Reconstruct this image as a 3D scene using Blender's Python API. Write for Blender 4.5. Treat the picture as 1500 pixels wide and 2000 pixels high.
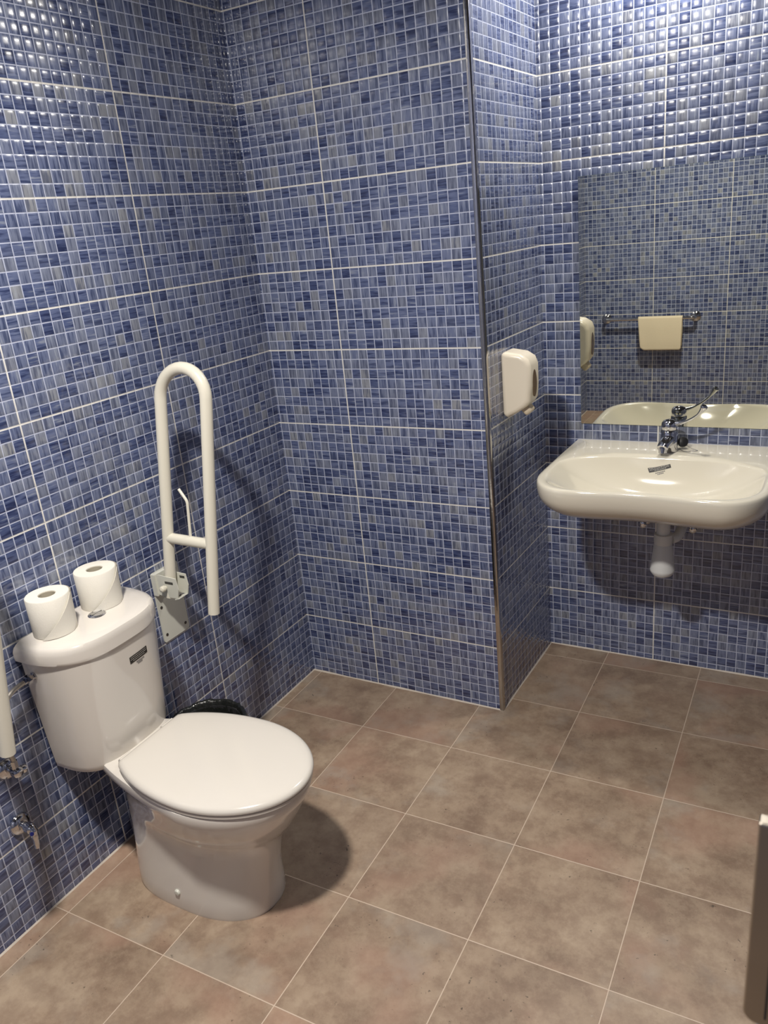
import bpy, bmesh, math, random
from mathutils import Vector, Matrix, noise
random.seed(7)
sin, cos, pi, radians = math.sin, math.cos, math.pi, math.radians
scene = bpy.context.scene
C = scene.collection
for o in list(bpy.data.objects):
    bpy.data.objects.remove(o)

# ------------------------------------------------------------------ camera
CAM = Vector((1.6837, -2.1914, 1.6089))
yaw, pitch, roll, FPX = -.5346, -.3452, -.1000, 1561.25
fwd = Vector((sin(yaw) * cos(pitch), cos(yaw) * cos(pitch), sin(pitch)))
r0 = Vector((cos(yaw), -sin(yaw), 0)); u0 = r0.cross(fwd)
rt = r0 * cos(roll) + u0 * sin(roll); up = -r0 * sin(roll) + u0 * cos(roll)
cd = bpy.data.cameras.new('camera'); cam = bpy.data.objects.new('camera', cd); C.objects.link(cam)
m = Matrix((rt, up, -fwd)).transposed().to_4x4(); m.translation = CAM
cam.matrix_world = m
cd.sensor_fit = 'VERTICAL'; cd.sensor_height = 36; cd.sensor_width = 27
cd.lens = FPX / 2000 * 36
cd.clip_start = .02
cd.dof.use_dof = True; cd.dof.focus_distance = 2.3; cd.dof.aperture_fstop = 8.0
scene.camera = cam

# ------------------------------------------------------------------ world, lamps, exposure
w = bpy.data.worlds.new('world'); scene.world = w; w.use_nodes = True
w.node_tree.nodes['Background'].inputs[0].default_value = (.9, .93, 1, 1)
w.node_tree.nodes['Background'].inputs[1].default_value = .02
CEIL = 2.5
def lamp(name, loc, power, size, col):
    d = bpy.data.lights.new(name, 'AREA'); d.shape = 'DISK'; d.size = size; d.energy = power; d.color = col
    o = bpy.data.objects.new(name, d); C.objects.link(o); o.location = loc
    return o
lamp('downlight_over_sink', (1.22, .33, CEIL - .015), 15, .12, (1, .95, .87))
lamp('downlight_over_room', (.84, -1.68, CEIL - .015), 62, .13, (1, .945, .875))
scene.view_settings.view_transform = 'Standard'
scene.view_settings.look = 'None'
scene.view_settings.gamma = 1
scene.view_settings.exposure = 0.0
scene.view_settings.use_curve_mapping = False

# ------------------------------------------------------------------ materials
class NT:
    def __init__(s, name):
        s.m = bpy.data.materials.new(name); s.m.use_nodes = True
        s.t = s.m.node_tree; s.b = s.t.nodes['Principled BSDF']
    def n(s, typ, **kw):
        x = s.t.nodes.new(typ)
        for k, v in kw.items(): setattr(x, k, v)
        return x
    def link(s, a, b): s.t.links.new(a, b)
    def put(s, sock, v):
        if isinstance(v, (int, float)): sock.default_value = v
        elif isinstance(v, (tuple, list)): sock.default_value = v if len(v) == len(sock.default_value) else tuple(v) + (1,)
        else: s.link(v, sock)
    def math(s, op, *a, clamp=False):
        x = s.n('ShaderNodeMath', operation=op, use_clamp=clamp)
        for i, v in enumerate(a): s.put(x.inputs[i], v)
        return x.outputs[0]
    def vm(s, op, *a, scale=None):
        x = s.n('ShaderNodeVectorMath', operation=op)
        for i, v in enumerate(a): s.put(x.inputs[i], v)
        if scale is not None: s.put(x.inputs['Scale'], scale)
        return x.outputs[0]
    def comb(s, x, y, z=0.):
        c = s.n('ShaderNodeCombineXYZ'); s.put(c.inputs[0], x); s.put(c.inputs[1], y); s.put(c.inputs[2], z)
        return c.outputs[0]
    def sep(s, v):
        c = s.n('ShaderNodeSeparateXYZ'); s.link(v, c.inputs[0]); return c.outputs
    def mix(s, f, a, b):
        x = s.n('ShaderNodeMix', data_type='RGBA'); s.put(x.inputs[0], f); s.put(x.inputs[6], a); s.put(x.inputs[7], b)
        return x.outputs[2]
    def ramp(s, f, stops):
        x = s.n('ShaderNodeValToRGB'); s.link(f, x.inputs[0]); e = x.color_ramp.elements
        while len(e) < len(stops): e.new(.5)
        for i, (p, c) in enumerate(stops):
            e[i].position = p; e[i].color = tuple(c) + (1,) if len(c) == 3 else c
        return x.outputs[0]
    def white(s, v):
        x = s.n('ShaderNodeTexWhiteNoise', noise_dimensions='3D'); s.link(v, x.inputs[0]); return x.outputs[0], x.outputs[1]
    def noise(s, v, scale, detail=2., rough=.5, dim='3D'):
        x = s.n('ShaderNodeTexNoise', noise_dimensions=dim); s.link(v, x.inputs['Vector'])
        x.inputs['Scale'].default_value = scale; x.inputs['Detail'].default_value = detail; x.inputs['Roughness'].default_value = rough
        return x.outputs[0]
    def smooth(s, v, a, b):
        x = s.n('ShaderNodeMapRange', interpolation_type='SMOOTHSTEP'); s.link(v, x.inputs[0])
        x.inputs[1].default_value = a; x.inputs[2].default_value = b; return x.outputs[0]
    def bump(s, h, strength=.3, dist=.001):
        x = s.n('ShaderNodeBump'); s.link(h, x.inputs['Height']); x.inputs['Strength'].default_value = strength; x.inputs['Distance'].default_value = dist
        s.link(x.outputs[0], s.b.inputs['Normal'])

def plain(name, col, rough=.4, metal=0., coat=0., noise_amt=.0, noise_scale=30., bump=0., **kw):
    t = NT(name); b = t.b
    b.inputs['Roughness'].default_value = rough; b.inputs['Metallic'].default_value = metal
    b.inputs['Coat Weight'].default_value = coat
    for k, v in kw.items(): b.inputs[k].default_value = v
    g = t.n('ShaderNodeTexCoord').outputs['Object']
    nz = t.noise(g, noise_scale, 3)
    lo = tuple(c * (1 - noise_amt) for c in col); hi = tuple(min(1, c * (1 + noise_amt)) for c in col)
    t.link(t.mix(nz, lo, hi), b.inputs['Base Color'])
    if bump: t.bump(t.noise(g, noise_scale * 4, 3), .5, bump)
    return t.m

CELL = .03125
def mosaic():
    t = NT('blue_mosaic_tile')
    uv = t.n('ShaderNodeUVMap').outputs[0]
    sx, sy, _ = t.sep(uv)
    cu = t.math('DIVIDE', sx, CELL); cv = t.math('DIVIDE', sy, CELL)
    iu = t.math('FLOOR', cu); iv = t.math('FLOOR', cv)
    fu = t.math('SUBTRACT', t.math('SUBTRACT', cu, iu), .5); fv = t.math('SUBTRACT', t.math('SUBTRACT', cv, iv), .5)
    au = t.math('ABSOLUTE', fu); av = t.math('ABSOLUTE', fv)
    edge = t.math('MULTIPLY', t.math('SUBTRACT', .5, t.math('MAXIMUM', au, av)), CELL)      # distance to cell edge, metres
    tu = t.math('MULTIPLY', t.math('PINGPONG', sx, .25), 1.)          # distance to the 0.5 m joint
    tv = t.math('PINGPONG', sy, .125)                                 # distance to the 0.25 m joint
    big = t.math('MINIMUM', tu, tv)
    cell = t.comb(iu, iv, 0.)
    geo = t.n('ShaderNodeNewGeometry')
    r1, rc = t.white(cell); rx, ry, rz = t.sep(rc)
    r2, _ = t.white(t.vm('ADD', cell, (31.3, 7.7, 3.1)))
    # hand-brushed streaks, running up in some cells and across in others
    ori = t.math('GREATER_THAN', rx, .46)
    hu = t.comb(t.math('MULTIPLY', sx, 12.), t.math('MULTIPLY', sy, 125.), t.math('MULTIPLY', ry, 40.))
    hv = t.comb(t.math('MULTIPLY', sx, 125.), t.math('MULTIPLY', sy, 12.), t.math('MULTIPLY', ry, 40.))
    st = t.n('ShaderNodeMix', data_type='VECTOR'); t.link(ori, st.inputs[0]); t.link(hu, st.inputs[4]); t.link(hv, st.inputs[5])
    streak = t.noise(st.outputs[1], 1., 3., .6)
    st2 = t.smooth(streak, .36, .54)
    base = t.ramp(r1, [(0., (.055, .074, .165)), (.16, (.080, .105, .215)), (.38, (.118, .146, .262)), (.66, (.146, .174, .280)),
                       (.92, (.180, .204, .282)), (1., (.250, .262, .290))])
    dark = t.ramp(r1, [(0., (.018, .026, .080)), (.3, (.034, .048, .120)), (.7, (.058, .076, .152)), (1., (.105, .118, .168))])
    col = t.mix(st2, dark, base)
    lite = t.math('MULTIPLY', t.smooth(streak, .56, .74), .6)
    col = t.mix(lite, col, (0.350, 0.386, 0.448))
    cloud = t.noise(t.vm('MULTIPLY', uv, (1., 1., 1.)), 7., 2.)
    col = t.mix(t.math('MULTIPLY', t.smooth(cloud, .5, .75), .12), col, (0.221, 0.235, 0.266))
    line = t.smooth(edge, .0017, .0009)
    col = t.mix(t.math('MULTIPLY', line, .95), col, (.50, .54, .68))
    joint = t.smooth(big, .0026, .0016)
    dirt = t.noise(uv, 9., 3.)
    col = t.mix(joint, col, t.mix(dirt, (.62, .61, .60), (.85, .83, .77)))
    t.link(col, t.b.inputs['Base Color'])
    rough = t.math('ADD', .20, t.math('MULTIPLY', joint, .4))
    t.link(rough, t.b.inputs['Roughness'])
    t.b.inputs['IOR'].default_value = 1.5
    t.b.inputs['Coat Weight'].default_value = .7; t.b.inputs['Coat Roughness'].default_value = .06
    # pillow-shaped relief of every small square: analytic normal
    def s(x, a): return t.math('MULTIPLY', t.math('SIGN', x), t.math('POWER', t.math('MULTIPLY', a, 2.), 1.9))
    wob = t.n('ShaderNodeTexNoise'); t.link(t.vm('ADD', uv, rc), wob.inputs['Vector']); wob.inputs['Scale'].default_value = 55.
    wx, wy, wz = t.sep(wob.outputs[1])
    K = .19
    su = t.math('ADD', t.math('MULTIPLY', s(fu, au), K), t.math('MULTIPLY', t.math('SUBTRACT', wx, .5), .03))
    sv = t.math('ADD', t.math('MULTIPLY', s(fv, av), K), t.math('MULTIPLY', t.math('SUBTRACT', wy, .5), .03))
    N = geo.outputs['True Normal']
    T = t.vm('CROSS_PRODUCT', (0, 0, 1), N)
    n = t.vm('ADD', N, t.vm('SCALE', T, scale=su))
    n = t.vm('ADD', n, t.vm('SCALE', (0, 0, 1), scale=sv))
    nn = t.vm('NORMALIZE', n)
    t.link(nn, t.b.inputs['Normal']); t.link(nn, t.b.inputs['Coat Normal'])
    return t.m

FT, FX, FY, FR = .3296, .0354, -.2618, .0129
def floor_mat():
    t = NT('taupe_floor_tile')
    g = t.n('ShaderNodeTexCoord').outputs['Object']
    x, y, z = t.sep(g)
    ca, sa = cos(FR), sin(FR)
    # into the tile grid's own frame
    u = t.math('SUBTRACT', t.math('ADD', t.math('MULTIPLY', x, ca), t.math('MULTIPLY', y, sa)), FX)
    v = t.math('SUBTRACT', t.math('ADD', t.math('MULTIPLY', x, -sa), t.math('MULTIPLY', y, ca)), FY)
    d = t.math('MINIMUM', t.math('PINGPONG', u, FT / 2), t.math('PINGPONG', v, FT / 2))
    gr = t.smooth(d, .0017, .0009)
    cell = t.comb(t.math('FLOOR', t.math('DIVIDE', u, FT)), t.math('FLOOR', t.math('DIVIDE', v, FT)), 0.)
    r, rc = t.white(cell)
    p = t.vm('ADD', t.comb(u, v, 0.), t.vm('SCALE', rc, scale=7.))
    n1 = t.noise(p, 5.5, 6, .68); n2 = t.noise(p, 17., 7, .75); n3 = t.noise(p, 95., 3, .6)
    c = t.ramp(n1, [(.36, (0.188, 0.128, 0.087)), (.5, (0.302, 0.217, 0.150)), (.64, (0.428, 0.331, 0.239))])
    c2 = t.mix(t.smooth(n2, .38, .62), (0.223, 0.151, 0.105), (0.400, 0.306, 0.216))
    c = t.mix(.45, c, c2)
    c = t.mix(t.math('MULTIPLY', t.smooth(t.noise(p, 3.2, 3), .5, .66), .45), c, (0.377, 0.223, 0.160))
    c = t.mix(t.math('MULTIPLY', t.smooth(t.noise(t.vm('ADD', p, (5, 5, 5)), 4., 4, .6), .52, .66), .40), c, (.37, .335, .285))
    c = t.mix(t.math('MULTIPLY', r, .22), c, (0.217, 0.160, 0.122))
    spots = t.math('MULTIPLY', t.smooth(n3, .645, .73), t.smooth(t.noise(p, 9., 3), .50, .60))
    c = t.mix(t.math('MULTIPLY', spots, .8), c, (0.046, 0.034, 0.025))
    pale = t.math('MULTIPLY', t.smooth(t.noise(t.vm('ADD', p, (9, 2, 5)), 90., 3, .6), .72, .8), .5)
    c = t.mix(pale, c, (0.412, 0.354, 0.288))
    c = t.mix(gr, c, (0.571, 0.454, 0.353))
    t.link(c, t.b.inputs['Base Color'])
    t.link(t.math('ADD', t.math('MULTIPLY', n2, .18), .36), t.b.inputs['Roughness'])
    bh = t.math('SUBTRACT', t.math('MULTIPLY', n2, .4), t.math('MULTIPLY', gr, 1.2))
    t.bump(bh, .5, .0012)
    return t.m

M = {}
M['tile'] = mosaic(); M['floor'] = floor_mat()
M['plaster'] = plain('darkened_ceiling_paint', (.15, .15, .15), .8, noise_amt=.02)  # unseen ceiling, colour darkened to cut the light it bounces back
M['caulk'] = plain('pale_silicone', (.56, .50, .43), .55, noise_amt=.12, noise_scale=60)
M['ceramic'] = plain('glazed_white_ceramic', (.67, .63, .575), .12, coat=.5, noise_amt=.006, noise_scale=4, **{'Coat Roughness': .05})
M['sinkcer'] = plain('glazed_cream_ceramic', (.68, .64, .535), .10, coat=.5, noise_amt=.006, noise_scale=4, **{'Coat Roughness': .04})
M['seatp'] = plain('glossy_seat_plastic', (.62, .585, .53), .16, noise_amt=.004)
M['chrome'] = plain('polished_chrome', (.62, .62, .64), .07, 1., noise_amt=.02)
M['chrome_trim'] = plain('dull_chrome_strip', (.52, .50, .48), .12, 1., noise_amt=.12, noise_scale=14, bump=.0006)
M['steel'] = plain('brushed_steel', (.42, .38, .32), .32, 1., noise_amt=.05)
M['paint'] = plain('cream_painted_metal', (.68, .65, .55), .30, noise_amt=.01)
M['paintgrey'] = plain('pale_grey_painted_metal', (.60, .60, .53), .38, noise_amt=.015)
M['paper'] = plain('white_tissue_paper', (.74, .71, .635), .9, noise_amt=.02, noise_scale=70, bump=.0008)
M['card'] = plain('grey_cardboard', (.40, .36, .28), .9, noise_amt=.08)
M['black'] = plain('black_rubber', (.012, .012, .013), .35)
M['ink'] = plain('black_label_ink', (.02, .018, .016), .4)
M['label'] = plain('pale_label_print', (.62, .60, .55), .4)
M['smallprint'] = plain('grey_small_print', (.16, .15, .15), .5)
M['bag'] = plain('black_bin_liner', (.012, .013, .012), .22, noise_amt=.1, noise_scale=30, bump=.004)
M['binp'] = plain('dark_bin_plastic', (.03, .03, .032), .4)
M['towel'] = plain('cream_terry_towel', (.76, .66, .48), .95, noise_amt=.05, noise_scale=160, bump=.003)
M['trap'] = plain('white_waste_plastic', (.60, .61, .60), .35, noise_amt=.01)
M['disp'] = plain('cream_dispenser_plastic', (.78, .71, .58), .25, noise_amt=.004)
M['amber'] = plain('smoked_sight_window', (.16, .11, .07), .12)
M['button'] = plain('beige_push_button', (.62, .53, .40), .3)
M['mirror'] = plain('silvered_glass', (.75, .75, .66), .0, 1.)
M['glassedge'] = plain('glass_edge', (.16, .20, .17), .2)
M['screw'] = plain('dark_screw', (.10, .09, .08), .4, .8)
M['slot'] = plain('dark_recess', (.05, .05, .045), .6)
M['blue'] = plain('blue_cold_dot', (.03, .05, .40), .4)
M['doorp'] = plain('grey_door_laminate', (.30, .31, .33), .5, noise_amt=.03)
M['hose'] = None
def hose_mat():
    t = NT('braided_steel_hose'); b = t.b
    g = t.n('ShaderNodeTexCoord').outputs['UV']
    u, v, _ = t.sep(g)
    a = t.math('SINE', t.math('ADD', t.math('MULTIPLY', u, 50.), t.math('MULTIPLY', v, 260.)))
    c = t.math('SINE', t.math('SUBTRACT', t.math('MULTIPLY', u, 50.), t.math('MULTIPLY', v, 260.)))
    h = t.math('MULTIPLY', a, c)
    t.link(t.mix(t.math('MULTIPLY', t.math('ADD', h, 1.), .5), (.22, .20, .18), (.62, .58, .52)), b.inputs['Base Color'])
    b.inputs['Metallic'].default_value = .8; b.inputs['Roughness'].default_value = .35
    return t.m
M['hose'] = hose_mat()

# ------------------------------------------------------------------ helpers
def mesh_obj(name, bm, mat, parent=None, smooth=True, angle=40, recalc=True):
    if recalc: bmesh.ops.recalc_face_normals(bm, faces=bm.faces)
    me = bpy.data.meshes.new(name); bm.to_mesh(me); bm.free()
    if isinstance(mat, str): mat = M[mat]
    if mat: me.materials.append(mat)
    if smooth:
        for p in me.polygons: p.use_smooth = True
        try: me.set_sharp_from_angle(angle=radians(angle))
        except Exception: pass
    o = bpy.data.objects.new(name, me); C.objects.link(o)
    if parent: o.parent = parent; o.matrix_parent_inverse = Matrix()
    return o
def tag(o, label, cat, group=None):
    o['label'] = label; o['category'] = cat
    if group: o['group'] = group
    return o
def thing(name, loc, label, cat, group=None, rz=0.):
    o = bpy.data.objects.new(name, None); C.objects.link(o); o.location = loc; o.rotation_euler[2] = rz
    o.empty_display_size = .05
    return tag(o, label, cat, group)
def structure(o): o['kind'] = 'structure'; return o
def bev(o, wd, seg=3, ang=40):
    b = o.modifiers.new('bevel', 'BEVEL'); b.width = wd; b.segments = seg; b.limit_method = 'ANGLE'; b.angle_limit = radians(ang)
    return o
def box(bm, c, s, rot=None):
    mt = Matrix.Translation(c) @ (rot.to_4x4() if rot else Matrix()) @ Matrix.Diagonal((s[0], s[1], s[2], 1))
    bmesh.ops.create_cube(bm, size=1, matrix=mt)
def loft(bm, rings, cap0=True, cap1=True, closed=True):
    vs = [[bm.verts.new(p) for p in r] for r in rings]
    n = len(vs[0])
    for a, b in zip(vs, vs[1:]):
        for i in range(n if closed else n - 1):
            j = (i + 1) % n
            bm.faces.new((a[i], a[j], b[j], b[i]))
    if cap0: bm.faces.new(vs[0][::-1])
    if cap1: bm.faces.new(vs[-1])
    return vs
def frame(d):
    d = d.normalized(); a = Vector((0, 0, 1)) if abs(d.z) < .95 else Vector((1, 0, 0))
    x = d.cross(a).normalized(); return x, x.cross(d).normalized()
def catmull(pts, sub=8):
    P = [Vector(p) for p in pts]; out = []
    for i in range(len(P) - 1):
        p0 = P[max(i - 1, 0)]; p1 = P[i]; p2 = P[i + 1]; p3 = P[min(i + 2, len(P) - 1)]
        for k in range(sub):
            t = k / sub
            out.append(.5 * ((2 * p1) + (p2 - p0) * t + (2 * p0 - 5 * p1 + 4 * p2 - p3) * t * t + (3 * p1 - p0 - 3 * p2 + p3) * t ** 3))
    out.append(P[-1]); return out
def tube(bm, pts, r, n=16, caps=True, uvl=None):
    P = [Vector(p) for p in pts]
    R = r if isinstance(r, (list, tuple)) else [r] * len(P)
    d0 = (P[1] - P[0]).normalized(); x, y = frame(d0); rings = []
    for i, p in enumerate(P):
        a = P[max(i - 1, 0)]; b = P[min(i + 1, len(P) - 1)]
        d = (b - a).normalized(); x = (x - d * x.dot(d)).normalized(); y = d.cross(x)
        rings.append([p + (x * cos(2 * pi * k / n) + y * sin(2 * pi * k / n)) * R[i] for k in range(n)])
    return loft(bm, rings, caps, caps)
def lathe(bm, c, prof, n=32, axis=Vector((0, 0, 1))):
    """prof: (radius, distance along axis)"""
    c = Vector(c); axis = Vector(axis).normalized(); x, y = frame(axis)
    rings = [[c + axis * h + (x * cos(2 * pi * k / n) + y * sin(2 * pi * k / n)) * max(r, 1e-5) for k in range(n)] for r, h in prof]
    loft(bm, rings)
def poly_prism(bm, pts, d):
    a = [bm.verts.new(p) for p in pts]; b = [bm.verts.new(Vector(p) + Vector(d)) for p in pts]
    bm.faces.new(a[::-1]); bm.faces.new(b); n = len(a)
    for i in range(n): bm.faces.new((a[i], a[(i + 1) % n], b[(i + 1) % n], b[i]))
def shift(bm, v): bmesh.ops.translate(bm, verts=bm.verts, vec=v)
def mk(name, fn, mat, parent=None, **kw):
    bm = bmesh.new(); fn(bm); return mesh_obj(name, bm, mat, parent, **kw)

# ------------------------------------------------------------------ the room
W, W2, D, Z0 = .7812, .7935, .4991, -.0089
XR, YF = 3.1, -3.0
OFF = {'left': ('y', .4961), 'sink': ('x', -1.1801), 'mid': ('x', -.2883), 'ret': ('y', 0.), 'front': ('-x', .495), 'right': ('-y', 0.)}
def wall(name, corners, side, thick):
    """corners: floor points p0->p1 of the tiled face; thick: vector away from the room"""
    bm = bmesh.new()
    (x0, y0), (x1, y1) = corners; t = Vector(thick)
    v = [Vector((x0, y0, 0)), Vector((x1, y1, 0)), Vector((x1, y1, CEIL)), Vector((x0, y0, CEIL))]
    poly_prism(bm, v, t)
    bmesh.ops.recalc_face_normals(bm, faces=bm.faces)
    uvl = bm.loops.layers.uv.new('UVMap'); ax, of = OFF[side]
    for f in bm.faces:
        nx = f.normal
        for l in f.loops:
            p = l.vert.co
            if abs(nx.x) > abs(nx.y) + .3 and ax in ('x', '-x'): a = p.y if nx.x > 0 else -p.y
            elif abs(nx.y) > abs(nx.x) + .3 and ax in ('y', '-y'): a = p.x
            else: a = {'x': p.x, 'y': p.y, '-x': -p.x, '-y': -p.y}[ax] + of
            l[uvl].uv = (a, p.z - Z0)
    return structure(mesh_obj(name, bm, 'tile', smooth=False, recalc=False))
wall('wall_left', ((0, YF), (0, 0)), 'left', (-.1, 0, 0))
wall('wall_middle', ((0, 0), (W - .001, 0)), 'mid', (0, .1, 0))
wall('wall_alcove', ((W, .0), (W2, D)), 'ret', (-.001, 0, 0))
wall('wall_sink', ((W2 - .002, D), (XR, D)), 'sink', (0, .1, 0))
wall('wall_front', ((0, YF), (XR, YF)), 'front', (0, -.1, 0))
wall('wall_right', ((XR, YF), (XR, D)), 'right', (.1, 0, 0))
def fl(bm): box(bm, (XR / 2, (YF + D) / 2, -.05), (XR + .2, D - YF + .2, .1))
structure(mk('floor', fl, 'floor', smooth=False))
def ce(bm): box(bm, (XR / 2, (YF + D) / 2, CEIL + .05), (XR + .2, D - YF + .2, .1))
structure(mk('ceiling', ce, 'plaster', smooth=False))
# chrome edge strip on the outer corner
def ctrim(bm):
    pts = [(W - .0105, -.0022), (W - .0050, -.0036), (W + .0005, -.0034), (W + .0036, -.0012), (W + .0042, .004), (W + .0036, .0125), (W + .0008, .0135), (W + .0004, -.0003), (W - .0105, -.0003)]
    poly_prism(bm, [Vector((x, y, 0.0)) for x, y in pts], (0, 0, CEIL))
structure(mk('trim_1', ctrim, 'chrome_trim', angle=25))
# silicone bead where the walls meet the floor
def bead(bm, a, b, n):
    a = Vector(a); b = Vector(b); n = Vector(n) * .0045
    k = max(2, int((b - a).length / .03)); rings = []
    for i in range(k + 1):
        p = a.lerp(b, i / k); s = .8 + .5 * noise.noise(p * 9)
        rings.append([p, p + n * s, p + Vector((0, 0, .0045 * s))])
    loft(bm, rings)
def beads(bm):
    bead(bm, (0, YF, 0), (0, 0, 0), (1, 0, 0)); bead(bm, (0, 0, 0), (W, 0, 0), (0, -1, 0))
    bead(bm, (W, 0, 0), (W2, D, 0), (1, 0, 0)); bead(bm, (W2, D, 0), (XR, D, 0), (0, -1, 0))
structure(mk('baseboard_bead', beads, 'caulk'))

# ------------------------------------------------------------------ toilet
YT = -.998
TO = thing('toilet', (0, YT, 0), 'white close-coupled ceramic toilet with closed lid against the blue tiled wall', 'toilet')
def outline(x0, xc, x1, w, nb=2.0, nf=2.0, N=72, xcut=None):
    """closed plan outline, back at x0, front at x1, half width w"""
    out = []
    for k in range(N):
        a = 2 * pi * k / N; c, s = cos(a), sin(a)
        n = nf if c > 0 else nb
        ax = (x1 - xc) if c > 0 else (xc - x0)
        x = xc + (abs(c) ** (2 / n)) * (1 if c > 0 else -1) * ax
        y = w * (abs(s) ** (2 / n)) * (1 if s > 0 else -1)
        if xcut is not None: x = max(x, xcut)
        out.append((x, y))
    return out
def ring(ol, z): return [Vector((x, y, z)) for x, y in ol]
def bowl(bm):
    secs = [  # z, x0, xc, x1, w, nb, nf
        (0.000, .120, .34, .545, .121, 3.0, 2.3), (.010, .119, .34, .548, .123, 3.0, 2.3), (.05, .120, .34, .548, .121, 3.0, 2.3),
        (.12, .124, .345, .555, .114, 3.0, 2.2), (.19, .126, .36, .572, .111, 3.0, 2.2), (.225, .125, .37, .586, .113, 2.9, 2.1),
        (.245, .124, .385, .602, .122, 2.8, 2.05), (.262, .122, .40, .618, .136, 2.7, 2.0), (.275, .121, .405, .626, .143, 2.7, 2.0),
        (.30, .115, .42, .643, .154, 2.7, 2.0), (.325, .10, .43, .658, .163, 2.7, 2.0), (.345, .06, .44, .668, .169, 2.8, 2.0),
        (.352, .03, .44, .672, .171, 3.0, 2.0), (.360, .022, .44, .676, .173, 3.0, 2.0), (.378, .022, .44, .682, .176, 3.0, 2.0), (.386, .026, .44, .680, .174, 3.0, 2.0)]
    rings = []
    for z, x0, xc, x1, ww, nb, nf in secs:
        ol = outline(x0, xc, x1, ww, nb, nf)
        if z > .23:   # the shelf behind the bowl is narrower than the bowl
            q = []
            for x, y in ol:
                if x < xc:
                    s = (xc - x) / (xc - x0); y *= 1 - .40 * s ** 1.1 * min((z - .23) / .08, 1)
                q.append((x, y))
            ol = q
        rings.append(ring(ol, z))
    top = rings[-1]; cx = .40
    rings.append([Vector((cx + (p.x - cx) * .97, p.y * .97, .389)) for p in top])
    loft(bm, rings)
mk('bowl', bowl, 'ceramic', TO)
LX = dict(x0=.13, xc=.45, x1=.690, w=.1770)
def slab(bm, specs, xcut):
    rings = []
    for ins, z in specs:
        ol = outline(LX['x0'] + ins, LX['xc'], LX['x1'] - ins, LX['w'] - ins, 2, 2, 96, xcut + ins)
        rings.append(ring(ol, z))
    loft(bm, rings)
mk('seat', lambda bm: slab(bm, [(.007, .3885), (.003, .391), (.003, .398), (.006, .400)], .205), 'seatp', TO)
mk('seat_lid', lambda bm: slab(bm, [(.008, .4005), (.001, .4025), (0, .407), (.0015, .412), (.006, .4165), (.014, .4195), (.03, .421), (.06, .4222), (.1, .423), (.14, .4232)], .200), 'seatp', TO)
for s_ in (-1, 1): mk('hinge', lambda bm: tube(bm, [(.193, s_ * .055, .4), (.193, s_ * .095, .4)], .008), 'seatp', TO)
def tank_ol(d, ww, n, N=72, xb=.012, yc=.004):
    out = []
    for k in range(N):
        a = -pi / 2 + pi * k / (N - 1); c, s = max(cos(a), 0), sin(a)
        out.append((xb + d * c ** (2 / n), yc + ww * abs(s) ** (2 / n) * (1 if s > 0 else -1)))
    return out
def tank_par(z):
    f = (z - .366) / (.695 - .366)
    return .150 + .030 * f ** .8, .150 + .019 * f ** .75, 3.2
def tank(bm):
    rings = []
    for z, ins in ((.366, .012), (.369, .005), (.375, .001), (.39, 0), (.44, 0), (.5, 0), (.56, 0), (.62, 0), (.66, 0), (.695, 0)):
        d, ww, n = tank_par(z); rings.append(ring(tank_ol(d - ins, ww - ins, n), z))
    loft(bm, rings)
mk('cistern', tank, 'ceramic', TO)
def tlid(bm):
    rings = []
    for ins, z in ((.006, .696), (.001, .699), (0, .705), (0, .722), (.003, .733), (.009, .7405), (.018, .7445), (.035, .7468), (.07, .748)):
        rings.append(ring(tank_ol(.192 - ins, .180 - ins, 3.0, xb=.006 + min(ins, .006)), z))
    loft(bm, rings)
mk('cistern_lid', tlid, 'ceramic', TO)
def fbtn(bm):
    lathe(bm, (.098, .012, .7475), [(.0225, -.004), (.0225, .0015), (.021, .003), (.0195, .0032), (.0185, .002), (.017, .0035), (.012, .0045), (.001, .005)], 32)
fb = mk('flush_button', fbtn, 'chrome', TO)
mk('button_split', lambda bm: box(bm, (.098, .012, .7516), (.0015, .032, .0018)), 'slot', fb)
def boltc(bm): lathe(bm, (.325, -.1205, .055), [(.009, -.006), (.009, .002), (.007, .005), (.001, .006)], 20, (0, -1, 0))
mk('fixing_cap', boltc, 'paintgrey', TO)
# printed sticker on the cistern front
def tank_pt(y, z, off=.0006):
    d, ww, n = tank_par(z); s = min(abs((y - .004) / ww), .999)
    c = (1 - s ** n) ** (1 / n)
    def P(yy, zz):
        d, ww, n = tank_par(zz); s = min(abs((yy - .004) / ww), .999); return Vector((.012 + d * (1 - s ** n) ** (1 / n), yy, zz))
    p = P(y, z); nn = (P(y + .002, z) - p).cross(P(y, z + .002) - p).normalized()
    if nn.x < 0: nn = -nn
    return p + nn * off
def patch(bm, fn, u0, u1, v0, v1, nu=10, nv=3):
    g = [[bm.verts.new(fn(u0 + (u1 - u0) * i / nu, v0 + (v1 - v0) * j / nv)) for j in range(nv + 1)] for i in range(nu + 1)]
    for i in range(nu):
        for j in range(nv): bm.faces.new((g[i][j], g[i + 1][j], g[i + 1][j + 1], g[i][j + 1]))
ST = .04
def stick(u, v, off=.0006):   # u along, v up in metres from the sticker's lower left
    return tank_pt(.0065 + u * cos(ST) - v * sin(ST), .6235 + u * sin(ST) + v * cos(ST), off)
lab = mk('sticker', lambda bm: patch(bm, lambda u, v: stick(u, v, .0006), 0, .062, 0, .0195), 'ink', TO)
def slines(bm):
    for j, (a, b) in enumerate(((.004, .058), (.003, .059), (.010, .052))):
        u = a; v = .0155 - j * .0052
        while u < b:
            l = min(random.uniform(.002, .007), b - u)
            patch(bm, lambda p, q: stick(p, q, .0009), u, u + l, v - .0006, v + .0006, 2, 1); u += l + .0012
mk('sticker_lettering', slines, 'label', lab)
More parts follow.
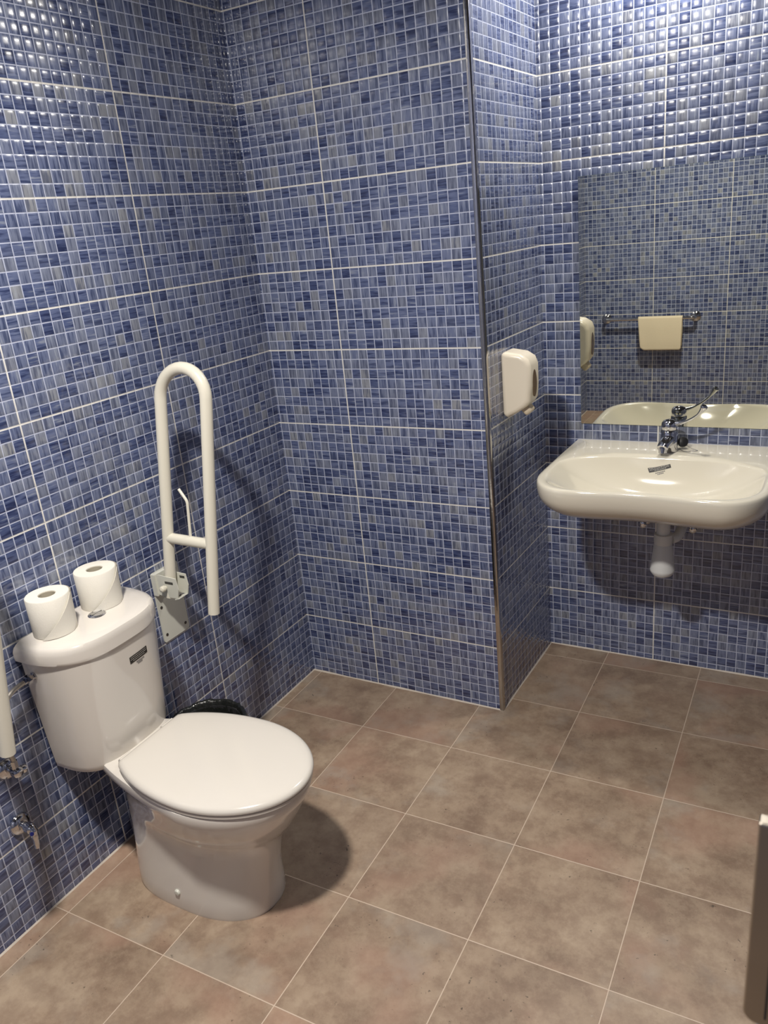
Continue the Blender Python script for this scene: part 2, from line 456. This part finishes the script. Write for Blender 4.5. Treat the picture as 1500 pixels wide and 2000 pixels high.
def sprint(bm):
    for j, (a, b) in enumerate(((.020, .046), (.024, .040))):
        u = a
        while u < b:
            l = random.uniform(.0025, .0045)
            patch(bm, lambda p, q: stick(p, q, .0006), u, u + l, -.0072 - j * .0055, -.0035 - j * .0055, 2, 1); u += l + .0008
mk('sticker_small_print', sprint, 'smallprint', lab)
# inlet fitting on the cistern's side
def inlet(bm):
    lathe(bm, (.045, -.162, .660), [(.011, -.01), (.011, .004), (.008, .004), (.008, .012), (.012, .012), (.012, .022), (.007, .022), (.007, .03)], 6, (-.1, -1, -.12))
mk('inlet_nut', inlet, 'chrome', TO)

# ------------------------------------------------------------------ toilet rolls
def roll(name, loc, rz, label, R=.052, H=.098, tail=0):
    t = thing(name, loc, label, 'toilet paper', 'toilet rolls on the cistern', rz)
    def f(bm):
        n = 64; prof = [(.0215, .0), (R - .001, .0), (R, .002), (R, H - .002), (R - .0015, H), (.0215, H), (.0205, H - .001), (.0205, .001)]
        rings = []
        for r, h in prof:
            rr = []
            for k in range(n):
                a = 2 * pi * k / n; d = 1 + (.012 * noise.noise(Vector((cos(a) * 1.2, sin(a) * 1.2, h * 8))) if r > .03 else 0)
                rr.append(Vector((r * d * cos(a), r * d * sin(a), h)))
            rings.append(rr)
        rings.append(rings[0]); 
        vs = [[bm.verts.new(p) for p in r] for r in rings[:-1]]; vs.append(vs[0])
        for a, b in zip(vs, vs[1:]):
            for i in range(n):
                j = (i + 1) % n; bm.faces.new((a[i], a[j], b[j], b[i]))
    mk('paper', f, 'paper', t)
    def core(bm):
        prof = [(.0204, .002), (.0204, H - .003), (.0192, H - .003), (.0192, .002)]
        n = 40; vs = [[bm.verts.new((r * cos(2 * pi * k / n), r * sin(2 * pi * k / n), h)) for k in range(n)] for r, h in prof]; vs.append(vs[0])
        for a, b in zip(vs, vs[1:]):
            for i in range(n): bm.faces.new((a[i], a[(i + 1) % n], b[(i + 1) % n], b[i]))
        lathe(bm, (0, 0, .03), [(.019, 0), (.019, .001)], 24)
    mk('cardboard_core', core, 'card', t)
    # loose outer sheet with the diagonal cut edge
    def sheet(bm):
        n = 26; m_ = 10; a0 = -1.0; a1 = .75; rr = R + .0012
        g = []
        for i in range(m_ + 1):
            h = .001 + (H - .002) * i / m_; s = a0 + (a1 - a0) * (i / m_) ** .9; e = s + 1.5
            row = []
            for k in range(n + 1):
                a = s + (e - s) * k / n; lift = .0040 * (1 - k / n) ** 2
                row.append(Vector(((rr + lift) * cos(a), (rr + lift) * sin(a), h)))
            g.append(row)
        vo = [[bm.verts.new(p) for p in r] for r in g]
        vi = [[bm.verts.new(Vector((p.x * .985, p.y * .985, p.z))) for p in r] for r in g]
        for i in range(m_):
            for k in range(n):
                bm.faces.new((vo[i][k], vo[i][k + 1], vo[i + 1][k + 1], vo[i + 1][k]))
                bm.faces.new((vi[i][k], vi[i + 1][k], vi[i + 1][k + 1], vi[i][k + 1]))
            bm.faces.new((vo[i][0], vo[i + 1][0], vi[i + 1][0], vi[i][0]))
    mk('loose_sheet', sheet, 'paper', t)
    return t
RA = math.atan2(CAM.y + 1.08, CAM.x - .06)
roll('toilet_roll', (.060, -1.083, .7478), RA + .35, 'white toilet roll on the cistern lid, the nearer one left of the flush button')
roll('toilet_roll', (.056, -.930, .7478), RA + .42, 'white toilet roll on the cistern lid, the farther one behind the flush button', R=.053)

# ------------------------------------------------------------------ fold-up grab bars
LA, LB = .10, .0837          # lean of the raised bar
def grab_bar(loc, label, sc=1.):
    """origin on the wall at the plate's foot"""
    t = thing('grab_bar', loc, label, 'grab bar', 'fold-up grab bars beside the toilet')
    def plate(bm):
        pts = []; w_, h_, r = .108, .225, .007
        for cx, cy, a0 in ((w_ / 2 - r, h_ - r, 0), (-w_ / 2 + r, h_ - r, 90), (-w_ / 2 + r, r, 180), (w_ / 2 - r, r, 270)):
            for k in range(5):
                a = radians(a0 + k * 22.5); pts.append(Vector((.001, cx + r * cos(a), cy + r * sin(a))))
        poly_prism(bm, pts, (.004, 0, 0))
    pl = mk('wall_plate', plate, 'paintgrey', t, angle=30); pl['label'] = 'flat pale grey plate'
    for y, z in ((-.040, .205), (.040, .205), (-.041, .112), (.041, .112), (-.040, .022), (.040, .022)):
        mk('screw', lambda bm: lathe(bm, (.005, y, z), [(.0048, -.001), (.0046, .001), (.001, .0016)], 16, (1, 0, 0)), 'screw', pl)
    zb = .185      # hinge height over the plate foot
    y0 = -.035
    def P(xx, z):                              # z relative to hinge
        return Vector((.055 + xx + LA * z, y0 + LB * z, zb + z))
    s = .159
    arc = []
    zt = .545
    for k in range(17):
        a = pi - pi * k / 16
        arc.append(P(s / 2 + s / 2 * cos(a), zt + s / 2 * sin(a)))
    pts = [P(0, -.03)] + [P(0, zt * i / 6) for i in range(1, 6)] + arc + [P(s, zt * (5 - i) / 6) for i in range(0, 5)] + [P(s, 0.0), P(s, -.058)]
    mk('tube', lambda bm: tube(bm, pts, .0162, 24), 'paint', t)
    cb = mk('cross_tube', lambda bm: tube(bm, [P(.004, .150), P(s - .004, .147)], .0150, 20), 'paint', t)
    hp = [P(.085, .150), P(.082, .20), P(.079, .25), P(.077, .262), P(.072, .270), P(.056, .288), P(.049, .296)]
    mk('paper_hook', lambda bm: tube(bm, catmull(hp, 5), .0042, 12), 'paint', t)
    # hinge bracket: two cheeks, a bent lower lip and the pin with its knob
    def bracket(bm):
        box(bm, (.012, -.032, .192), (.016, .050, .066))
        for y, q in ((-.052, 0), (-.015, .004)):
            pts = [(.006, .222), (.030, .226), (.096 + q, .222), (.100 + q, .188), (.092 + q, .160), (.042, .158), (.006, .166)]
            poly_prism(bm, [Vector((x, y, z)) for x, z in pts], (0, .003, 0))
        box(bm, (.088, -.033, .158), (.016, .040, .003), Matrix.Rotation(radians(-18), 3, 'Y'))
    hb = mk('hinge_bracket', bracket, 'paintgrey', t, smooth=False)
    mk('slot', lambda bm: box(bm, (.068, -.0524, .206), (.030, .001, .007)), 'slot', hb, smooth=False)
    mk('slot', lambda bm: box(bm, (.086, -.0154, .212), (.018, .001, .007)), 'slot', hb, smooth=False)
    mk('pin_knob', lambda bm: lathe(bm, (.052, -.052, .190), [(.005, -.003), (.005, .004), (.0085, .005), (.0095, .012), (.008, .018), (.0035, .0205), (.0005, .021)], 24, (0, -1, .0)), 'paint', hb)
    return t
grab_bar((0, -.652, .497), 'cream fold-up grab bar raised against the wall right of the toilet')
grab_bar((0, -1.329, .497), 'cream fold-up grab bar whose tube end shows at the left edge beside the cistern')

# ------------------------------------------------------------------ waste bin
BN = thing('waste_bin', (.150, -.742, 0), 'small waste bin lined with a black bag behind the toilet', 'waste bin')
def binb(bm):
    rings = [[Vector((r * cos(2 * pi * k / 48), r * sin(2 * pi * k / 48), h)) for k in range(48)] for r, h in
             ((.080, .0), (.083, .004), (.101, .262), (.104, .265), (.104, .270), (.099, .270), (.080, .010))]
    loft(bm, rings)
mk('bin_body', binb, 'binp', BN)
def liner(bm):
    n = 160; rings = []
    prof = [(.109, .205), (.1105, .225), (.1095, .25), (.108, .268), (.1055, .277), (.101, .279), (.095, .273), (.088, .25), (.08, .2), (.07, .12), (.05, .06), (.01, .05)]
    for j, (r, h) in enumerate(prof):
        rr = []
        for k in range(n):
            a = 2 * pi * k / n; q = Vector((cos(a) * 3.2, sin(a) * 3.2, h * 9))
            d = .006 * noise.noise(q) + .006 * noise.noise(q * 3.1) + .003 * noise.noise(q * 7)
            if h > .262: d *= .7
            dz = .0065 * noise.noise(Vector((cos(a) * 2.2, sin(a) * 2.2, 4))) + .004 * noise.noise(Vector((cos(a) * 7, sin(a) * 7, 8)))
            if j == 0: dz += .012 * noise.noise(Vector((cos(a) * 4, sin(a) * 4, 1)))
            rr.append(Vector(((r + .007 + abs(d)) * cos(a), (r + .007 + abs(d)) * sin(a), h + dz + .008)))
        rings.append(rr)
    loft(bm, rings, False, True)
mk('bin_liner', liner, 'bag', BN, angle=80)

# ------------------------------------------------------------------ water valves and hose on the left
def stop_valve(loc, label, lever):
    t = thing('stop_valve', loc, label, 'valve')
    mk('escutcheon', lambda bm: lathe(bm, (0, 0, 0), [(.028, .0005), (.028, .004), (.024, .010), (.015, .014), (.011, .015)], 32, (1, 0, 0)), 'chrome', t)
    mk('valve_body', lambda bm: lathe(bm, (0, 0, 0), [(.010, .008), (.010, .030), (.0135, .031), (.0135, .046), (.010, .050), (.004, .052)], 24, (1, 0, 0)), 'chrome', t)
    if lever:
        def lv(bm):
            tube(bm, catmull([(.042, .000, .002), (.050, .0, -.006), (.055, -.002, -.026), (.058, -.006, -.050)], 6), [.0125] * 4 + [.011] * 4 + [.009] * 4 + [.0075] * 4 + [.006] * 3, 14)
        l = mk('lever', lv, 'chrome', t)
        mk('cold_mark', lambda bm: lathe(bm, (.0560, -.0085, -.006), [(.005, -.003), (.005, .002), (.001, .0026)], 16, (.6, -.75, .2)), 'blue', l)
    else:
        mk('outlet', lambda bm: tube(bm, [(.038, 0, .0), (.038, .0, .032)], [.0085, .0085], 6), 'chrome', t)
        def hnd(bm):
            lathe(bm, (.034, .006, 0), [(.007, 0), (.007, .006), (.011, .007), (.012, .015), (.009, .020), (.001, .021)], 12, (.3, .8, -.2))
        mk('handle', hnd, 'chrome', t)
    return t
stop_valve((0, -1.266, .452), 'chrome angle valve on the left wall feeding the cistern hose', False)
stop_valve((0, -1.276, .292), 'chrome valve with small lever and blue dot low on left wall', True)
hp = catmull([(.038, -1.266, .483), (.044, -1.275, .53), (.050, -1.277, .585), (.052, -1.262, .632), (.046, -1.228, .653), (.0425, -1.190, .6565)], 8)
def hs(bm):
    vs = tube(bm, hp, .0062, 12)
    uvl = bm.loops.layers.uv.new('UVMap'); idx = {}
    for i, r in enumerate(vs):
        for k, v in enumerate(r): idx[v] = (k / 12, i / len(vs))
    for f in bm.faces:
        for l in f.loops: l[uvl].uv = idx[l.vert]
tag(mk('braided_hose', hs, 'hose'), 'braided steel water hose curving from angle valve to the cistern side', 'hose')

# ------------------------------------------------------------------ soap dispenser
DX = .7885
SD = thing('soap_dispenser', (DX, .158, 1.10), 'cream wall soap dispenser with sight window on the alcove side wall', 'soap dispenser')
def sdb(bm):
    pr = [(-.006, -.094), (.010, -.098), (.044, -.080), (.070, -.062), (.084, -.044), (.088, .000), (.088, .062), (.080, .084), (.056, .099), (.012, .106), (-.006, .106)]
    poly_prism(bm, [Vector((x, -.045, z)) for x, z in pr], (0, .090, 0))
b = mk('case', sdb, 'disp', SD, angle=60); bev(b, .016, 5, 50)
def sw(bm):
    pts = []
    for k in range(28):
        a = 2 * pi * k / 28; pts.append((cos(a) * .018, sin(a) * .042))
    f = [bm.verts.new((.0892 - abs(v) ** 2 * .6, u - .004, .006 + v)) for u, v in pts]
    g = [bm.verts.new((.0780 - abs(v) ** 2 * .6, u - .004, .006 + v)) for u, v in pts]
    bm.faces.new(f); bm.faces.new(g[::-1])
    for i in range(28): bm.faces.new((f[i], g[i], g[(i + 1) % 28], f[(i + 1) % 28]))
mk('sight_window', sw, 'amber', SD)
b = mk('push_button', lambda bm: box(bm, (.062, 0, -.076), (.028, .044, .032), Matrix.Rotation(radians(-42), 3, 'Y')), 'button', SD); bev(b, .009, 4)

# ------------------------------------------------------------------ wash basin
BZ = .835
BC = Vector((1.232, .20))
SINK = thing('washbasin', (1.232, .499, BZ), 'wide cream wall-hung washbasin with curved front under the mirror', 'washbasin')
XL, XRt, YB, YFr = .908, 1.556, .4975, -.050
def out_poly():
    pts = [(XL, YB), (XL - .004, .30), (XL - .006, .14)]
    for k in range(1, 16):   # front left corner
        a = pi + (pi / 2) * k / 16; pts.append((XL + .110 + .116 * cos(a), YFr + .150 + .150 * sin(a)))
    for k in range(0, 21):
        x = XL + .110 + (XRt - XL - .220) * k / 20; s = sin(pi * k / 20) ** 2
        pts.append((x, YFr + .016 * s))
    for k in range(1, 16):
        a = -pi / 2 + (pi / 2) * k / 16; pts.append((XRt - .110 + .116 * cos(a), YFr + .150 + .150 * sin(a)))
    pts += [(XRt + .006, .14), (XRt + .004, .30), (XRt, YB)]
    return pts
OP = out_poly()
def ray_poly(a, poly):
    dx, dy = cos(a), sin(a); best = 9
    n = len(poly)
    for i in range(n):
        x1, y1 = poly[i][0] - BC.x, poly[i][1] - BC.y; x2, y2 = poly[(i + 1) % n][0] - BC.x, poly[(i + 1) % n][1] - BC.y
        ex, ey = x2 - x1, y2 - y1; den = dx * ey - dy * ex
        if abs(den) < 1e-12: continue
        t = (x1 * ey - y1 * ex) / den; s = (x1 * dy - y1 * dx) / den
        if t > 0 and -1e-9 <= s <= 1 + 1e-9: best = min(best, t)
    return best
def inner_r(a):
    c, s = cos(a), sin(a)
    # superellipse basin mouth: wide, front edge close to the rim
    n = 2.35 if s > 0 else 4.2
    A = .306; B = .128 if s > 0 else (.238 - .016 * math.exp(-(c / .35) ** 2))
    return (abs(c / A) ** n + abs(s / B) ** n) ** (-1 / n)
ANG = sorted([2 * pi * k / 180 for k in range(180)] + [math.atan2(YB - BC.y, XL - BC.x) % (2 * pi), math.atan2(YB - BC.y, XRt - BC.x) % (2 * pi)])
RO = [ray_poly(a, OP) for a in ANG]; RI = [min(inner_r(a), ro - .013) for a, ro in zip(ANG, RO)]
DR = (0.0, .04)                       # drain offset from BC
def basin_z(s):                       # s: 0 at the rim of the hollow .. 1 at the drain
    return BZ - .112 * (1 - (1 - min(s / .95, 1)) ** 2.6) * 1.0 if s > 0 else BZ
def in_pt(a, ri, s):
    x = cos(a) * ri * (1 - s) + DR[0] * s; y = sin(a) * ri * (1 - s) + DR[1] * s
    return x, y
def basin(bm):
    rings = []
    back = Vector((0, YB - BC.y))
    def outer(sc, z, e=0.):
        rr = []
        for a, r in zip(ANG, RO):
            x, y = cos(a) * r, sin(a) * r
            # shrink towards the back centre so the back stays on the wall
            x2, y2 = x * sc, back.y + (y - back.y) * sc
            rr.append(Vector((BC.x + x2, BC.y + y2, z)))
        return rr
    # underside up to the rim
    prof = [(.10, .7055), (.40, .7050)] + [(1 - .18 * (1 - cos(radians(q))) / .5475, .812 - .107 * sin(radians(q))) for q in (90, 80, 70, 60, 50, 40, 30, 20, 10, 0)]
    for sc, z in prof + [(1.0, .822), (.9965, .8305), (.988, .8345)]:
        rings.append(outer(sc, z))
    def mid(f, z):
        rr = []
        for a, ro, ri in zip(ANG, RO, RI):
            x, y = cos(a) * ro * .988, sin(a) * ro
            y = back.y + (y - back.y) * .988
            ix, iy = cos(a) * ri, sin(a) * ri
            rr.append(Vector((BC.x + x + (ix - x) * f, BC.y + y + (iy - y) * f, z)))
        return rr
    rings.append(mid(.35, BZ)); rings.append(mid(.8, BZ - .0004))
    for s in (0.0, .02, .045, .08, .12, .17, .24, .32, .42, .53, .65, .78, .90, .955):
        z = basin_z(s) - (.0015 if s == 0 else 0)
        rings.append([Vector((BC.x + in_pt(a, ri, s)[0], BC.y + in_pt(a, ri, s)[1], z)) for a, ri in zip(ANG, RI)])
    for r in rings:
        for p in r: p.x -= 1.232; p.y -= .499; p.z -= BZ
    loft(bm, rings)
mk('basin', basin, 'sinkcer', SINK, angle=70)
mk('drain', lambda bm: lathe(bm, (BC.x - 1.232 + DR[0], BC.y - .499 + DR[1], -.112), [(.001, -.002), (.018, -.002), (.021, .001), (.026, .0025), (.031, .001), (.032, -.003)][::-1], 32), 'chrome', SINK)
# sticker in the hollow
def basin_pt(x, y, off=.0008):
    dx, dy = x - BC.x, y - BC.y
    lo, hi = 0., .99
    for _ in range(30):               # find s whose ring passes through the point
        s = (lo + hi) / 2; px, py = dx - DR[0] * s, dy - DR[1] * s; a = math.atan2(py, px)
        if math.hypot(px, py) > inner_r(a) * (1 - s): hi = s
        else: lo = s
    return Vector((x - 1.232, y - .499, basin_z((lo + hi) / 2) - BZ + off))
SQ = [Vector(p) for p in ((1.1912, 0.3107), (1.2563, 0.3183), (1.1852, 0.3158), (1.2523, 0.3219))]   # lower left, lower right, upper left, upper right
def bst(u, v, off=.0010):          # u, v in metres along the sticker
    f, g = u / .070, v / .020
    p = (SQ[0] * (1 - f) + SQ[1] * f) * (1 - g) + (SQ[2] * (1 - f) + SQ[3] * f) * g
    return basin_pt(p.x, p.y, off)
bl = mk('sticker', lambda bm: patch(bm, bst, 0, .070, 0, .020, 14, 4), 'ink', SINK)
def bl2(bm):
    for j, (a, b) in enumerate(((.003, .067), (.004, .066), (.018, .055))):
        u = a; v = .0160 - j * .0058
        while u < b:
            l = min(random.uniform(.003, .009), b - u)
            patch(bm, lambda p, q: bst(p, q, .0014), u, u + l, v - .0007, v + .0007, 2, 1); u += l + .0012
mk('sticker_lettering', bl2, 'label', bl)
def bl3(bm):
    for j, (a, b) in enumerate(((.018, .046), (.023, .040))):
        u = a
        while u < b:
            l = random.uniform(.003, .005); patch(bm, lambda p, q: bst(p, q, .0010), u, u + l, -.010 - j * .008, -.005 - j * .008, 2, 1); u += l + .001
mk('sticker_small_print', bl3, 'smallprint', bl)

# ------------------------------------------------------------------ tap with long lever
TP = thing('mixer_tap', (1.232, .405, BZ), 'chrome mixer tap with long looped lever on the washbasin', 'tap')
def tbody(bm):
    rings = []
    for z, cx, cy, rx, ry in ((.000, 0, 0, .0235, .0235), (.004, 0, 0, .0240, .0240), (.014, 0, -.001, .0235, .0250), (.022, 0, -.004, .0240, .0285), (.034, 0, -.004, .0240, .0280), (.046, 0, 0, .0238, .0250), (.060, 0, .002, .0232, .0235), (.068, 0, .002, .0222, .0222), (.071, 0, .002, .020, .020)):
        rings.append([Vector((cx + 1.15 * rx * cos(2 * pi * k / 40), cy + 1.15 * ry * sin(2 * pi * k / 40), z)) for k in range(40)])
    loft(bm, rings)
mk('tap_body', tbody, 'chrome', TP)
def spout(bm):
    pts = catmull([(0, .0, .038), (.0, -.028, .041), (-.004, -.055, .036), (-.007, -.074, .027)], 6)
    n = len(pts); P = pts; rings = []
    for i, p in enumerate(P):
        f = i / (n - 1); wv = .0225 - .006 * f; hv = .0165 - .004 * f
        d = (P[min(i + 1, n - 1)] - P[max(i - 1, 0)]).normalized(); x = d.cross(Vector((0, 0, 1))).normalized(); y = x.cross(d)
        rings.append([p + x * wv * abs(cos(a)) ** .8 * (1 if cos(a) > 0 else -1) + y * hv * abs(sin(a)) ** .8 * (1 if sin(a) > 0 else -1) for a in [2 * pi * k / 28 for k in range(28)]])
    loft(bm, rings)
    lathe(bm, (-.006, -.066, .028), [(.0130, 0), (.0130, .016), (.0105, .017), (.001, .0165)], 24, (0, -.15, -1))
mk('spout', spout, 'chrome', TP)
def head(bm):
    lathe(bm, (0, .002, .0715), [(.020, -.001), (.0240, .0005), (.0248, .004), (.0248, .014), (.0235, .021), (.0195, .0265), (.011, .0305), (.001, .032)], 36)
hd = mk('lever_head', head, 'chrome', TP)
def lev(bm):
    pts = catmull([(.008, .0, .088), (.030, -.006, .093), (.050, -.014, .101), (.070, -.022, .113), (.086, -.029, .126), (.098, -.034, .140), (.106, -.037, .153)], 5)
    R = []
    n = len(pts)
    for i in range(n):
        f = i / (n - 1)
        R.append(.0100 - .0062 * min(f / .35, 1) if f < .7 else .0038 + .0067 * ((f - .7) / .3) ** 1.3)
    tube(bm, pts, R, 16)
    lathe(bm, pts[-1], [(.0105, -.001), (.0110, .002), (.0095, .006), (.004, .0085), (.0005, .009)], 20, (pts[-1] - pts[-3]))
mk('lever', lev, 'chrome', hd)
tag(mk('basin_plug', lambda bm: lathe(bm, (1.266, .444, BZ + .0172), [(.001, .0), (.008, .001), (.0135, .005), (.0150, .009), (.0145, .012), (.0165, .0135), (.0170, .018), (.0155, .022), (.007, .024), (.001, .0245)], 28, (.25, -.8, .35)), 'black'),
    'black rubber plug lying beside the tap on the washbasin', 'plug')
def chain(bm):
    pts = catmull([(1.268, .425, BZ + .030), (1.285, .428, BZ + .012), (1.304, .425, BZ + .003), (1.318, .415, BZ + .0018), (1.309, .404, BZ + .0018), (1.302, .411, BZ + .0018), (1.293, .398, BZ + .0018), (1.279, .400, BZ + .0018), (1.268, .411, BZ + .0018), (1.259, .409, BZ + .003)], 9)
    # ball chain
    acc = 0
    for a, b in zip(pts, pts[1:]):
        acc += (b - a).length
        if acc > .0030: bmesh.ops.create_icosphere(bm, subdivisions=1, radius=.0016, matrix=Matrix.Translation(b)); acc = 0
    tube(bm, pts, .0005, 6)
tag(mk('plug_chain', chain, 'chrome'), 'thin ball chain of the plug looping on the basin deck', 'chain')

# ------------------------------------------------------------------ waste trap and valves under the basin
TR = thing('bottle_trap', (1.250, .25, .70), 'white plastic bottle trap hanging under the washbasin', 'drain trap')
mk('tailpipe', lambda bm: lathe(bm, (0, 0, .0), [(.0205, .0045), (.0205, -.095)], 32), 'trap', TR)
mk('collar_nut', lambda bm: lathe(bm, (0, 0, -.090), [(.022, .0), (.0275, -.002), (.0285, -.020), (.0275, -.034), (.026, -.036)], 36), 'trap', TR)
mk('cup', lambda bm: lathe(bm, (0, 0, -.124), [(.026, 0), (.028, -.003), (.0375, -.086), (.0385, -.090), (.0375, -.096), (.030, -.107), (.015, -.111), (.001, -.112)], 40), 'trap', TR)
def elbow(bm):
    tube(bm, catmull([(.022, .01, -.112), (.036, .03, -.110), (.042, .06, -.100), (.042, .12, -.094), (.042, .247, -.092)], 8), .0155, 20)
mk('outlet_pipe', elbow, 'trap', TR)
mk('wall_rosette', lambda bm: lathe(bm, (.042, .2475, -.092), [(.036, .0), (.036, .003), (.022, .008), (.0165, .009)], 36, (0, -1, 0)), 'trap', TR)
def avalve(x, z, label):
    t = thing('angle_valve', (x, D, z), label, 'valve', 'chrome valves under the washbasin')
    mk('rosette', lambda bm: lathe(bm, (0, 0, 0), [(.022, .0005), (.021, .003), (.012, .008)], 24, (0, -1, 0)), 'chrome', t)
    mk('valve_body', lambda bm: lathe(bm, (0, 0, 0), [(.009, .006), (.009, .040), (.006, .044)], 16, (0, -1, 0)), 'chrome', t)
    mk('outlet', lambda bm: tube(bm, [(0, -.030, 0), (0, -.030, .12)], .0065, 12), 'chrome', t)
    mk('handle', lambda bm: lathe(bm, (0, -.044, 0), [(.006, 0), (.0125, .004), (.0125, .014), (.006, .017)], 8, (0, -1, -.15)), 'chrome', t)
avalve(1.146, .556, 'chrome angle valve under the washbasin, left of the trap')
avalve(1.309, .554, 'chrome angle valve under the washbasin, right of the trap')

# ------------------------------------------------------------------ mirror
MW, MH = .600, .796
MR = thing('wall_mirror', (.923, .4935, .892), 'frameless rectangular mirror on the tiled wall over the washbasin', 'mirror')
MR.rotation_euler = (.009, 0, .003)
def gl(bm):
    a = [bm.verts.new(p) for p in ((.0006, 0, .0006), (MW - .0006, 0, .0006), (MW - .0006, 0, MH - .0006), (.0006, 0, MH - .0006))]
    bm.faces.new(a)
mk('silvered_face', gl, 'mirror', MR, smooth=False, recalc=False)
mk('glass_pane', lambda bm: box(bm, (MW / 2, .0023, MH / 2), (MW, .004, MH)), 'glassedge', MR, smooth=False)

# ------------------------------------------------------------------ towel rail and towel, seen in the mirror
RL = thing('towel_rail', (.16, YF, .715), 'chrome rail on the far tiled wall, seen in the mirror', 'towel rail')
mk('rail', lambda bm: tube(bm, catmull([(0, .004, 0), (0, .05, 0), (.012, .066, 0), (.04, .070, 0), (.32, .070, 0), (.59, .070, 0), (.618, .066, 0), (.63, .05, 0), (.63, .004, 0)], 6), .0125, 20), 'chrome', RL)
for x in (0, .63):
    mk('rosette', lambda bm: lathe(bm, (x, 0, 0), [(.036, .0005), (.036, .005), (.030, .010), (.018, .014), (.014, .02)], 36, (0, 1, 0)), 'chrome', RL)
def tw(bm):
    x0, x1 = .405, .712; y = YF + .070; zt = .715
    prof = [(y - .020, .505), (y - .0185, .60), (y - .0165, zt)]
    prof += [(y + .0165 * -cos(pi * k / 8), zt + .0165 * sin(pi * k / 8)) for k in range(1, 8)]
    prof += [(y + .0165, zt), (y + .020, .64), (y + .024, .57), (y + .025, .500), (y + .024, .490)]
    n = 40; g = []
    for j, (py, pz) in enumerate(prof):
        row = []
        for i in range(n + 1):
            f = i / n; x = x0 + (x1 - x0) * f
            drop = max(0, zt - pz)
            xx = x + .08 * drop * (1 - f) * (1 if py > y else .5) - .02 * drop * f
            yy = py + (.003 * noise.noise(Vector((x * 12, pz * 8, 1)))) * (1 if drop > .01 else 0)
            zz = pz + (.022 * (1 - min(f / .12, 1)) ** 2 + .012 * (1 - min((1 - f) / .05, 1)) ** 2 if drop > .19 else 0)
            row.append(Vector((xx, yy, zz)))
        g.append(row)
    for r in (0, 1):
        pass
    vo = [[bm.verts.new(p) for p in r] for r in g]
    for a, b in zip(vo, vo[1:]):
        for i in range(n): bm.faces.new((a[i], a[i + 1], b[i + 1], b[i]))
t = mk('hand_towel', tw, 'towel', angle=80)
sm = t.modifiers.new('thick', 'SOLIDIFY'); sm.thickness = .004; sm.offset = -1
tag(t, 'folded cream hand towel hanging over the chrome rail seen in the mirror', 'towel')

# ------------------------------------------------------------------ door leaf with steel plate, right edge
DR_ = structure(bpy.data.objects.new('door_1', None)); C.objects.link(DR_); DR_.location = (1.672, -1.655, 0)
def leaf(bm): box(bm, (.46, .02, 1.02), (.92, .04, 2.02))
bev(mk('door_leaf', leaf, 'doorp', DR_, smooth=False), .002, 2)
def dpl(bm):
    pts = []
    x0, x1, z0, z1 = -.0105, .040, .976, 1.174
    for cx, cz, r, a0 in ((x1 - .006, z1 - .0015, .0015, 0), (x0 + .0025, z1 - .0015, .0015, 90), (x0 + .011, z0 + .011, .011, 180), (x1 - .006, z0 + .011, .011, 270)):
        for k in range(7):
            a = radians(a0 + k * 15); pts.append(Vector((cx + r * cos(a), 0, cz + r * sin(a))))
    poly_prism(bm, pts, (0, -.012, 0))
pp = mk('lock_plate', dpl, 'steel', DR_, angle=25); bev(pp, .0025, 3, 30); pp['label'] = 'brushed steel plate'
def groove(bm):
    for x in (.006, .011): box(bm, (x, -.0122, 1.075), (.0018, .0012, .18))
mk('groove', groove, 'slot', pp, smooth=False)
